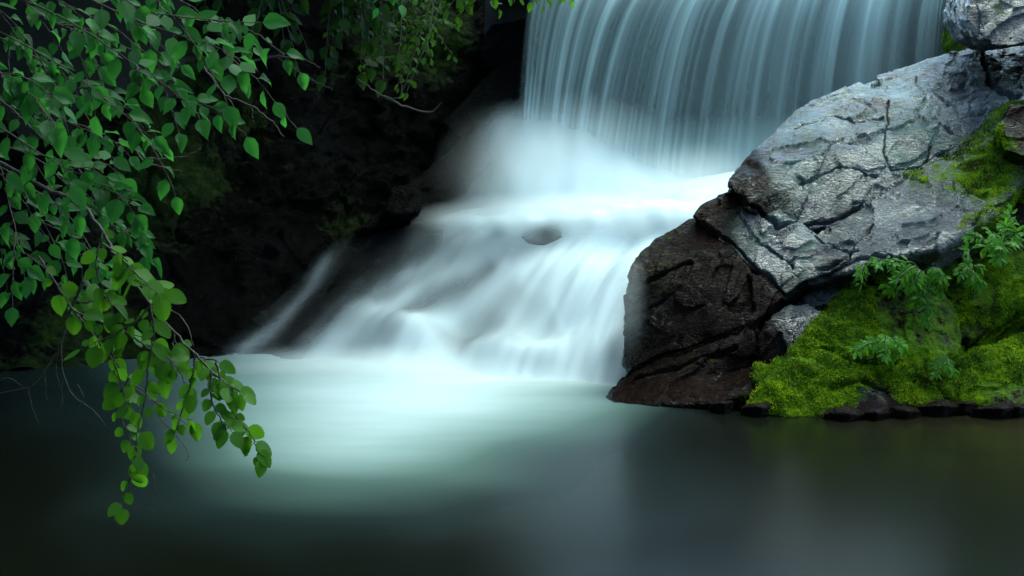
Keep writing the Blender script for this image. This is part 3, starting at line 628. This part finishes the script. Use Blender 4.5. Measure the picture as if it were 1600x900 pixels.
boulder('boulder', [(px, py, on_cascade(px, py, 0)[1] - lf) for px, py, lf in ((814,370,.0),(826,352,.0),(850,343,.0),(874,350,.0),(880,370,.0),(852,384,.0),(824,381,.0),(836,360,.07),(860,358,.08),(850,370,.07))],
        M_bed, 'dark stone showing through the middle of the cascade', brown=.3, moss=.0, back=(.0,.30,-.12), vox=.009, amp=.35, smooth=25)
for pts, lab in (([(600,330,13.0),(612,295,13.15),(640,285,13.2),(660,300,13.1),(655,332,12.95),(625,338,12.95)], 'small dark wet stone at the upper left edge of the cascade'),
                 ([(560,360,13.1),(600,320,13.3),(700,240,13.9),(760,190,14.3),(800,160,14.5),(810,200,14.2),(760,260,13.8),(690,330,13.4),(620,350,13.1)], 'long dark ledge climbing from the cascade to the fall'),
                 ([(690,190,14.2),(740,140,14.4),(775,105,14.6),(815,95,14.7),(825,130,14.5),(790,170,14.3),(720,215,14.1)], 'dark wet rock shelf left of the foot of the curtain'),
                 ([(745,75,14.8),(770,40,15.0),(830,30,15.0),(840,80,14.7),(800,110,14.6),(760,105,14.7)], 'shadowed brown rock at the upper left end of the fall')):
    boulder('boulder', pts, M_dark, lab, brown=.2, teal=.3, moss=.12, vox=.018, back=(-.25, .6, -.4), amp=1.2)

# small stones along the right waterline
for px, py, Y, r in ((1185,640,8.74,22),(1322,650,8.60,26),(1368,648,8.62,15),(1415,646,8.66,20),(1472,638,8.72,24),(1508,634,8.78,14),(1562,642,8.66,26),(1590,640,8.70,18),(1130,634,8.84,16)):
    e = rng.uniform(.7, 1.3, 8)
    pts = [(px + r * 1.25 * e[k] * math.cos(k * .785), py - 3 - r * .42 * e[k] * math.sin(k * .785), Y + .0) for k in range(8)] + [(px + r * .2, py - 4, Y - .10), (px - r * .3, py - 6, Y - .06)]
    boulder('stone', pts, M_rock, 'small dark wet stone half sunk at the right waterline', 'stone', brown=.75, moss=.12, back=(0, .16, -.06), vox=.008, amp=.35, group='small stones along the right waterline')

# ------------------------------------------------------------------ leaves and branches
def leaf_template(kind):
    rows = 15 if kind == 'round' else 9
    v = np.linspace(0, 1, rows); cols = np.array([-1, -.5, 0, .5, 1])
    if kind == 'round':
        wv = 0.41 * np.sin(np.pi * np.clip(v, 0, 1) ** 0.72) ** 0.62; wv[-1] = 0.0; wv[0] = .06
        wv[1:-1] *= 1 + 0.07 * np.where(np.arange(rows)[1:-1] % 2 == 0, 1, -1)
    elif kind == 'narrow':
        wv = 0.19 * np.sin(np.pi * v ** 0.95) ** 0.9
    elif kind == 'small':
        wv = 0.30 * np.sin(np.pi * v ** 0.9) ** 0.8
    else:
        wv = 0.35 * np.sin(np.pi * v ** 0.80) ** 1.0 * (1 - .25 * v); wv[0] = 0.01
        wv[1:-1] *= 1 + 0.03 * np.where(np.arange(rows)[1:-1] % 2 == 0, 1, -1)
    vv, cc = np.meshgrid(v, cols, indexing='ij')
    x = cc * wv[:, None]; z = 0.32 * np.abs(x) * 0.9 - 0.22 * vv ** 2 + 0.03 * np.sin(vv * 11 + cc) * np.abs(cc) + 0.012 * np.sin(vv * 40) * np.abs(cc)
    if kind == 'round': z = 0.22 * np.abs(x) - 0.18 * vv ** 2 - 0.25 * x ** 2 + 0.012 * np.sin(vv * 45) * np.abs(cc)
    V = np.stack([x, vv, z], -1).reshape(-1, 3); uv = np.stack([(cc + 1) / 2, vv], -1).reshape(-1, 2)
    return V, grid_faces(5, rows), uv
TPL = {k: leaf_template(k) for k in ('round', 'ellip', 'small', 'narrow')}
def build_leaves(name, kind, pos, dirs, ups, sizes, tints, m, parent):
    V, F, uv = TPL[kind]; n = len(pos)
    if n == 0: return None
    pos, dirs, ups = (np.asarray(a, float).reshape(-1, 3) for a in (pos, dirs, ups))
    d = dirs / np.linalg.norm(dirs, axis=1)[:, None]
    s = np.cross(d, ups); s /= np.linalg.norm(s, axis=1)[:, None] + 1e-9
    up = np.cross(s, d)
    sz = np.asarray(sizes)[:, None, None]
    curl = rng.normal(1.1, .75, n)[:, None, None]; wid = rng.uniform(.82, 1.15, n)[:, None, None]
    VV = pos[:, None] + sz * (V[None, :, 0:1] * wid * s[:, None] + V[None, :, 1:2] * d[:, None] + V[None, :, 2:3] * curl * up[:, None])
    FF = (F[None] + (np.arange(n) * len(V))[:, None, None]).reshape(-1, 4)
    return obj(name, VV.reshape(-1, 3), FF, m, parent, uv=np.tile(uv, (n, 1)), attrs={'tint': np.repeat(np.clip(tints, 0, 1), len(V))})
def tube(paths, sides=6):
    Vs, Fs, off = [], [], 0
    for pts, r0, r1 in paths:
        pts = np.asarray(pts, float); n = len(pts)
        tg = np.gradient(pts, axis=0); tg /= np.linalg.norm(tg, axis=1)[:, None] + 1e-9
        a = np.cross(tg, (0.3, 0.2, 0.93)); a /= np.linalg.norm(a, axis=1)[:, None] + 1e-9; b = np.cross(tg, a)
        r = np.linspace(r0, r1, n)[:, None, None]; th = np.linspace(0, 2 * np.pi, sides, endpoint=False)
        ring = pts[:, None] + r * (np.cos(th)[None, :, None] * a[:, None] + np.sin(th)[None, :, None] * b[:, None])
        Vs.append(ring.reshape(-1, 3))
        i = np.arange(n * sides).reshape(n, sides); j = np.roll(i, -1, 1)
        Fs.append(np.stack([i[:-1], j[:-1], j[1:], i[1:]], -1).reshape(-1, 4) + off); off += n * sides
    return np.concatenate(Vs), np.concatenate(Fs)
def spline(pts, n=24, jit=0.0):
    pts = np.asarray(pts, float); k = len(pts); t = np.linspace(0, k - 1, n); out = []
    P_ = np.vstack([2 * pts[0] - pts[1], pts, 2 * pts[-1] - pts[-2]])
    for q in t:
        i = min(int(q), k - 2); f = q - i; p0, p1, p2, p3 = P_[i:i + 4]
        out.append(0.5 * (2 * p1 + (p2 - p0) * f + (2 * p0 - 5 * p1 + 4 * p2 - p3) * f * f + (3 * p1 - p0 - 3 * p2 + p3) * f ** 3))
    out = np.array(out)
    if jit: out[1:] += rng.normal(size=(n - 1, 3)) * jit
    return out
UPV = np.array([0.12, -0.72, 0.68])
class Spray:
    def __init__(s): s.p, s.d, s.u, s.z, s.t, s.paths = [], [], [], [], [], []
    def leaf(s, p, d, size, tint, droop=0.35, upj=0.30):
        d = np.array(d, float); d /= np.linalg.norm(d) + 1e-9; d[2] -= droop; dd = d + rng.normal(size=3) * 0.22
        uu = UPV + rng.normal(size=3) * upj
        dn = dd / np.linalg.norm(dd); pet = p + dn * size * 0.22
        s.paths.append((np.array([p, (p + pet) / 2 + (0, 0, -.002), pet]), .0011 * size / .05, .0008 * size / .05))
        s.p.append(pet); s.d.append(dd); s.u.append(uu); s.z.append(size); s.t.append(tint)
    def twig(s, pts, r0, r1, size, n, tint=.5, start=0.15, ang=0.95, droop=.35, tip=True, jit=.0012):
        q = spline(pts, max(10, 6 * len(pts)), jit); s.paths.append((q, r0, r1))
        m = len(q)
        for i in range(n):
            f = start + (1 - start) * (i + rng.uniform(0, .6)) / n
            k = min(int(f * (m - 1)), m - 2); tg = q[k + 1] - q[k]; tg /= np.linalg.norm(tg) + 1e-9
            sd = np.cross(tg, UPV); sd /= np.linalg.norm(sd) + 1e-9
            sgn = 1 if i % 2 else -1; aa = ang * rng.uniform(.7, 1.25)
            s.leaf(q[k], tg * math.cos(aa) + sd * sgn * math.sin(aa), size * rng.uniform(.45, 1.15), tint + rng.normal() * .30, droop)
        if tip and n: s.leaf(q[-1], q[-1] - q[-3], size * rng.uniform(.8, 1.1), tint + .15, droop)
    def build(s, parent, kind, m, tw):
        V, F = tube(s.paths, 6); b = obj('branch', V, F, tw, parent)
        build_leaves('leaves', kind, s.p, s.d, s.u, s.z, s.t, m, b)
        return b
def trunk_mesh(base, top, r0, r1, bend=.3):
    b, t = np.array(base, float), np.array(top, float)
    pts = np.array([b, b * .66 + t * .34 + (bend * .5, 0, 0), b * .33 + t * .67 + (-bend * .3, bend * .3, 0), t])
    return tube([(spline(pts, 24, .01), r0, r1)], 14)

# --- tree with elliptic leaves, upper left
tree1 = empty('overhanging_tree', (-3.3, 4.6, 0.0), 'tree with pointed oval leaves hanging in from the upper left', 'tree')
V, F = trunk_mesh((-3.3, 4.6, -.3), (-3.1, 4.7, 4.5), .13, .07); obj('trunk', V, F, M_bark, tree1)
A = lambda pts, Y, dY=0.0: [W(px, py, Y + dY * i) for i, (px, py) in enumerate(pts)]
root1 = np.array((-3.15, 4.65, 3.2))
SPR1 = [ # polyline in the survey, depth, leaf length, leaves, tint with shade painted into rear sprays
 ([(-150,-160),(120,-40),(230,15),(320,30),(400,36)], 4.0, .075, 17, .55),
 ([(-150,-120),(140,0),(240,42),(330,70),(372,92)], 4.1, .072, 16, .6),
 ([(-150,-60),(60,10),(180,80),(260,135),(312,180)], 4.0, .075, 18, .65),
 ([(-150,-20),(20,60),(120,120),(190,175),(232,212)], 4.2, .070, 16, .45),
 ([(-150,60),(-20,100),(10,130),(50,155),(86,192)], 3.7, .075, 11, .5),
 ([(-150,120),(0,200),(80,250),(150,285),(212,320)], 4.0, .070, 16, .45),
 ([(-150,180),(40,240),(110,295),(170,345),(222,380)], 4.1, .068, 16, .5),
 ([(-150,150),(-20,230),(15,320),(38,430)], 4.3, .070, 14, .3),
 ([(-150,-100),(40,-20),(110,10),(200,60),(285,140)], 4.4, .070, 16, .4),
 ([(-150,-140),(100,-60),(200,-20),(290,5),(350,60)], 4.5, .070, 16, .45),
 ([(-150,20),(0,60),(80,110),(140,190),(180,260)], 4.5, .068, 16, .25),
 ([(-150,100),(-10,150),(60,210),(120,260),(150,310)], 4.6, .068, 15, .2),
 ([(-150,200),(0,260),(50,320),(90,390),(110,450)], 4.6, .066, 14, .2),
 ([(-150,260),(-30,330),(20,380),(70,420),(110,470)], 4.5, .066, 13, .2),
 ([(-150,-60),(-20,0),(40,60),(90,140)], 4.3, .072, 13, .35),
 ([(-150,-120),(-20,-50),(60,20),(130,60),(160,130)], 4.7, .070, 15, .2),
 ([(-150,40),(20,130),(90,180),(150,210),(200,230)], 4.9, .068, 15, .15),
 ([(-150,160),(30,280),(100,330),(150,400),(170,430)], 4.9, .066, 14, .15),
]
for pts, Y, sz, n, tint in SPR1:
    s = Spray(); q = [root1 * .0 + W(*pts[0], Y + .25)] + [W(px, py, Y - .06 * i + rng.normal() * .03) for i, (px, py) in enumerate(pts[1:])]
    s.paths.append((spline([root1 + rng.normal(size=3) * .1, q[0] * .6 + root1 * .4 + (0, 0, .12), q[0]], 10), .010, .003))
    s.twig(q, .0030, .0010, sz * .95, int(n * .95), tint, start=.22)
    for j in range(3 if tint > .35 else 2):                        # side twigs
        k = 1 + j % (len(q) - 2); p0 = np.array(q[k]) * .6 + np.array(q[k + 1]) * .4
        e = p0 + np.array([rng.uniform(.02, .22), rng.uniform(-.12, .12), rng.uniform(-.26, -.02)])
        s.twig([p0, (p0 + e) / 2 + (0, 0, .02), e], .0018, .0009, sz * .85, 6, tint + rng.normal() * .1, start=.2)
    s.build(tree1, 'ellip', M_leaf_cool, M_twig)

# --- tree with round toothed leaves, lower left, one long drooping limb
tree2 = empty('hazel_tree', (-2.9, 4.2, 0.0), 'tree with round toothed leaves drooping over the pool at lower left', 'tree')
V, F = trunk_mesh((-2.9, 4.2, -.3), (-2.6, 4.3, 3.4), .10, .05); obj('trunk', V, F, M_bark, tree2)
Yh = 3.6
s = Spray()
limb = [np.array((-2.75, 4.3, 2.0)), W(-60,230,4.2), W(60,290,4.0), W(118,315,3.7), W(160,360,3.65), W(190,415,3.62), W(235,475,3.6), W(272,520,3.58), W(305,552,3.56), W(338,565,3.55)]
s.twig(limb, .0065, .0025, .055, 6, .35, start=.45, jit=.002)
for pts, n, tint in (([(235,475),(262,480),(290,505),(303,540)], 0, .4), ([(190,415),(215,440),(255,455)], 6, .7), ([(272,520),(268,560),(262,580)], 2, .4)):
    s.twig([W(px, py, Yh - .02 * i) for i, (px, py) in enumerate(pts)], .0025, .0010, .052, n, tint)
s.build(tree2, 'round', M_leaf_warm, M_twig)
SPR2 = [
 ([(60,400),(80,430),(115,485),(160,540),(200,590),(260,640),(300,655)], 3.7, .058, 15, .45),
 ([(160,360),(150,420),(170,470),(180,500)], 3.62, .062, 9, .35),
 ([(235,475),(215,500),(180,520),(130,545)], 3.58, .060, 9, .3),
 ([(235,475),(240,520),(232,570),(226,625),(212,690),(214,735)], 3.55, .055, 11, .6),
 ([(305,552),(330,580),(355,600),(378,612)], 3.5, .058, 11, .6),
 ([(338,565),(345,600),(365,645),(395,685),(404,715)], 3.48, .052, 11, .55),
 ([(305,552),(300,590),(285,640),(272,680)], 3.5, .054, 8, .6),
 ([(330,580),(330,620),(345,655),(360,670)], 3.46, .055, 9, .65),
 ([(214,700),(205,740),(195,770),(190,790)], 3.5, .056, 3, .8),
 ([(115,485),(150,500),(200,520),(240,530)], 3.65, .060, 8, .25),
 ([(180,500),(175,550),(190,600),(205,640)], 3.6, .055, 8, .4),
 ([(200,590),(185,630),(195,670),(205,690)], 3.6, .052, 6, .45),
 ([(200,520),(240,550),(270,565),(290,600)], 3.58, .056, 9, .45),
 ([(160,380),(190,400),(205,420),(250,462)], 3.55, .062, 8, .75),
 ([(100,440),(120,470),(150,470),(165,465)], 3.75, .062, 7, .3),
]
for pts, Y, sz, n, tint in SPR2:
    s = Spray(); s.twig([W(px, py, Y - .015 * i) for i, (px, py) in enumerate(pts)], .0030, .0010, sz * .84, int(n * 1.35), tint, start=.12, droop=.45)
    s.build(tree2, 'round', M_leaf_warm, M_twig)
s = Spray()          # bare twigs reaching left and down
for pts, r in (([(130,440),(105,500),(92,545),(70,580),(45,605),(-20,617)], .005), ([(95,535),(98,580),(115,620),(145,640),(165,665)], .003), ([(92,545),(88,580),(100,630)], .002), ([(45,605),(48,630),(60,660)], .0016),
               ([(70,580),(73,625)], .0016), ([(98,580),(95,635)], .0015), ([(240,640),(290,700),(292,720)], .0016), ([(120,600),(130,620),(120,640)], .0014), ([(238,740),(243,770),(240,800)], .0018),
               ([(300,655),(306,690)], .0014), ([(200,600),(260,640),(300,668)], .0022), ([(15,70),(14,110),(28,150)], .0028), ([(-20,610),(10,590),(40,607)], .0016)):
    s.paths.append((spline([W(px, py, 3.7) for px, py in pts], 20, .0010), r, .0008))
for pth in s.paths: obj('branch', *tube([pth], 6), M_twig, tree2)

# --- shrubs on the shaded bank, top centre
def shrub(name, base, tips, kind, sz, n, m, label, tint=.4, cat='shrub', twm=M_twig):
    r = empty(name, base, label, cat, None)
    s = Spray(); b = np.array(base)
    for tp in tips:
        tp = np.array(tp); mid = (b + tp) / 2 + np.array([rng.normal() * .08, 0, .12 * np.linalg.norm(tp - b)])
        s.twig([b, mid, tp], .008, .002, sz, n, tint + rng.normal() * .12, start=.3, droop=.3, jit=.004)
        for j in range(2):
            p0 = mid * rng.uniform(.3, .7) + tp * .0; p0 = mid + (tp - mid) * rng.uniform(0, .7); e = p0 + rng.normal(size=3) * (.22, .12, .18) + (0, -.05, -.06)
            s.twig([p0, (p0 + e) / 2 + (0, 0, .03), e], .003, .0012, sz * .9, max(4, n // 2), tint + rng.normal() * .12)
    V, F = tube(s.paths, 5); obj('stems', V, F, twm, r); build_leaves('leaves', kind, s.p, s.d, s.u, s.z, s.t, m, r)
def tips(cx, cy, rx, ry, Y, n): return [W(cx + rng.uniform(-rx, rx), cy + rng.uniform(-ry, ry), Y + rng.uniform(-.5, .2)) for _ in range(n)]
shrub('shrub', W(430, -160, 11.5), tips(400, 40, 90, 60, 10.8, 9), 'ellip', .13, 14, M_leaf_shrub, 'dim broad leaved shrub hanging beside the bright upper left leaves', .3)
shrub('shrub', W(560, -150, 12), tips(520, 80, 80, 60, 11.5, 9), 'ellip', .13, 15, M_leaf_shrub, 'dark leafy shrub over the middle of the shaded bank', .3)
shrub('shrub', W(690, -60, 12.5), tips(620, 110, 55, 60, 12.0, 9), 'small', .062, 24, M_leaf_mid, 'small leaved yellow green shrub sprawling down the dark bank', .5)
shrub('shrub', W(640, -120, 11.0), [W(610, -12, 10.5), W(628, 4, 10.4), W(645, -16, 10.6)], 'ellip', .11, 6, M_leaf_cool, 'bright leaf tips peeping in at the top edge', .8)
shrub('shrub', W(770, -90, 13), tips(735, 8, 40, 18, 12.6, 6), 'small', .09, 14, M_leaf_mid, 'feathery green shrub at the top edge left of the fall', .6)
shrub('shrub', W(820, -90, 13.2), [W(795, -5, 13), W(850, 6, 12.8), W(830, 0, 12.9), W(870, -12, 12.9), W(905, -14, 12.9)], 'small', .085, 11, M_leaf_warm, 'bright small leaved sprig dangling over the lip of the fall', .9)
def dead_twig(pts, Y, r, label):
    o = obj('bare_twig', *tube([(spline([W(px, py, Y) for px, py in pl], 20, .003), r if i == 0 else r * .6, r * .3) for i, pl in enumerate(pts)], 6), M_twig, base=W(*pts[0][0], Y))
    tag(o, label, 'twig')
dead_twig([[(200,225),(225,250),(255,262),(286,267)], [(215,246),(265,248),(300,240),(317,230)]], 6.0, .007, 'bare forked twig against the black bank below the upper leaves')
dead_twig([[(300,80),(335,130),(365,165),(376,190)], [(350,150),(390,165),(425,190),(443,215)], [(392,165),(395,190)]], 7.0, .008, 'bare twig curving down beside the rightmost upper leaves')
dead_twig([[(395,95),(430,88),(470,92),(500,105)], [(430,88),(480,120),(520,140)]], 10.0, .009, 'thin bare twig under the dim broad leaved shrub')
dead_twig([[(600,150),(630,165),(670,175),(690,160)], [(560,125),(600,150),(625,150),(628,120)]], 11.0, .010, 'bare looping twig below the yellow green shrub')

# --- small plants on the rocks at right
def rock_plant(base_px, Y, ends, sz, label, nl=5, tint=.6):
    b = W(*base_px, Y); r = empty('rock_plant', b, label, 'plant', 'leafy plants on the mossy rocks')
    s = Spray()
    for (ex, ey) in [p for q in ends for p in (q, (q[0] + rng.normal() * 14, q[1] + rng.normal() * 11))]:
        e = W(ex, ey, Y - rng.uniform(.08, .25)); mid = (b + e) / 2 + np.array([0, -.04, .05])
        q = spline([b, mid, e], 10); s.paths.append((q, .0035, .002))
        tg = q[-1] - q[-3]; tg /= np.linalg.norm(tg); sd = np.cross(tg, UPV); sd /= np.linalg.norm(sd)
        for k in range(nl):                                           # palmate whorl plus a pair lower down
            a = (k - (nl - 1) / 2) * 0.55
            s.leaf(q[-1], tg * math.cos(a) + sd * math.sin(a), sz * .78 * rng.uniform(.7, 1.15) * (1 - .12 * abs(a)), tint + rng.normal() * .2, .25, .2)
        for k in (3, 4, 5, 6, 7, 8):
            for sg in (-1, 1):
                s.leaf(q[k], tg * .5 + sd * sg, sz * .72 * rng.uniform(.55, 1), tint + rng.normal() * .2 - .1, .25, .2)
    V, F = tube(s.paths, 5); obj('stems', V, F, M_stem, r); build_leaves('leaves', 'narrow', s.p, s.d, s.u, s.z, s.t, M_leaf_fern, r)
rock_plant((1440,425), 9.35, [(1395,450),(1410,430),(1440,450),(1470,455),(1455,480),(1430,470),(1475,440),(1400,415),(1450,500),(1425,445)], .085, 'largest leafy plant drooping from the top of the large mossy mound')
rock_plant((1380,545), 9.05, [(1365,538),(1385,528),(1405,540),(1378,550),(1395,552),(1365,568)], .080, 'low leafy plant in the middle of the large mossy mound', tint=.85)
rock_plant((1560,410), 9.3, [(1550,365),(1570,355),(1585,365),(1540,385),(1565,385),(1580,335),(1560,400)], .090, 'upright leafy plant at the right edge in front of the dark gap', tint=.75)
rock_plant((1515,440), 9.35, [(1500,425),(1520,430),(1510,415)], .085, 'small fern like plant between the two larger leafy plants', tint=.35)
rock_plant((1350,425), 9.4, [(1345,425),(1370,412),(1395,410)], .075, 'sparse sprig creeping along the edge of the grey ledge', nl=3, tint=.6)
rock_plant((1470,570), 9.05, [(1460,572),(1475,562),(1485,575)], .065, 'tiny dim plant in the hollow between the mossy rocks', tint=.3)

# ------------------------------------------------------------------ unseen trees added to block light over the left bank and from behind
def shade_tree(base, top, crown, label, n=2600):
    r = empty('tree', base, label, 'tree')
    V, F = trunk_mesh(base, top, .2, .1); obj('trunk', V, F, M_bark, r)
    c, rad = np.array(crown[0]), np.array(crown[1])
    p = rng.normal(size=(n, 3)); p /= np.linalg.norm(p, axis=1)[:, None]; p = c + p * rad * rng.random((n, 1)) ** .45
    build_leaves('crown', 'ellip', p, rng.normal(size=(n, 3)), rng.normal(size=(n, 3)) * .4 + (0, 0, 1), rng.uniform(.3, .5, n), rng.random(n), M_leaf_crown, r)
shade_tree((-5.6, 9.5, 2), (-4.2, 9.5, 6.5), ((-3.6, 9.5, 6.6), (3.0, 3.2, 1.5)), 'tall unseen tree added to shade the left bank')
shade_tree((-5.0, 14, 5), (-3.0, 13.5, 7.5), ((-2.2, 13.8, 7.2), (2.6, 2.8, 1.5)), 'unseen tree added high on the bank left of the fall for shade')
shade_tree((-5.2, 5, 1), (-4.5, 4.8, 5.2), ((-3.0, 4.4, 4.7), (1.75, 2.2, 1.0)), 'unseen tree added outside the left edge to shade the near leaves')

shade_tree((-4.6, -2.5, .5), (-1.5, 0.2, 5.5), ((-0.8, 0.3, 6.2), (3.0, 2.3, 1.3)), 'unseen tree added behind the viewpoint on the left to cut front light')
shade_tree((5.8, -2.0, .5), (3.5, 0.3, 5.5), ((3.2, 0.6, 6.2), (3.0, 2.3, 1.3)), 'unseen tree added behind the viewpoint on the right to cut front light')
shade_tree((-3.2, 17.5, 5), (-1.2, 16.8, 7.5), ((-1.6, 16.4, 7.0), (2.0, 2.2, 1.2)), 'unseen tree added upstream to block sun from the left bank')
shade_tree((-5.2, 11.5, 3.5), (-3.2, 11.4, 4.8), ((-2.3, 11.4, 5.0), (2.4, 2.3, 1.2)), 'low unseen tree added to darken the left bank and pool')
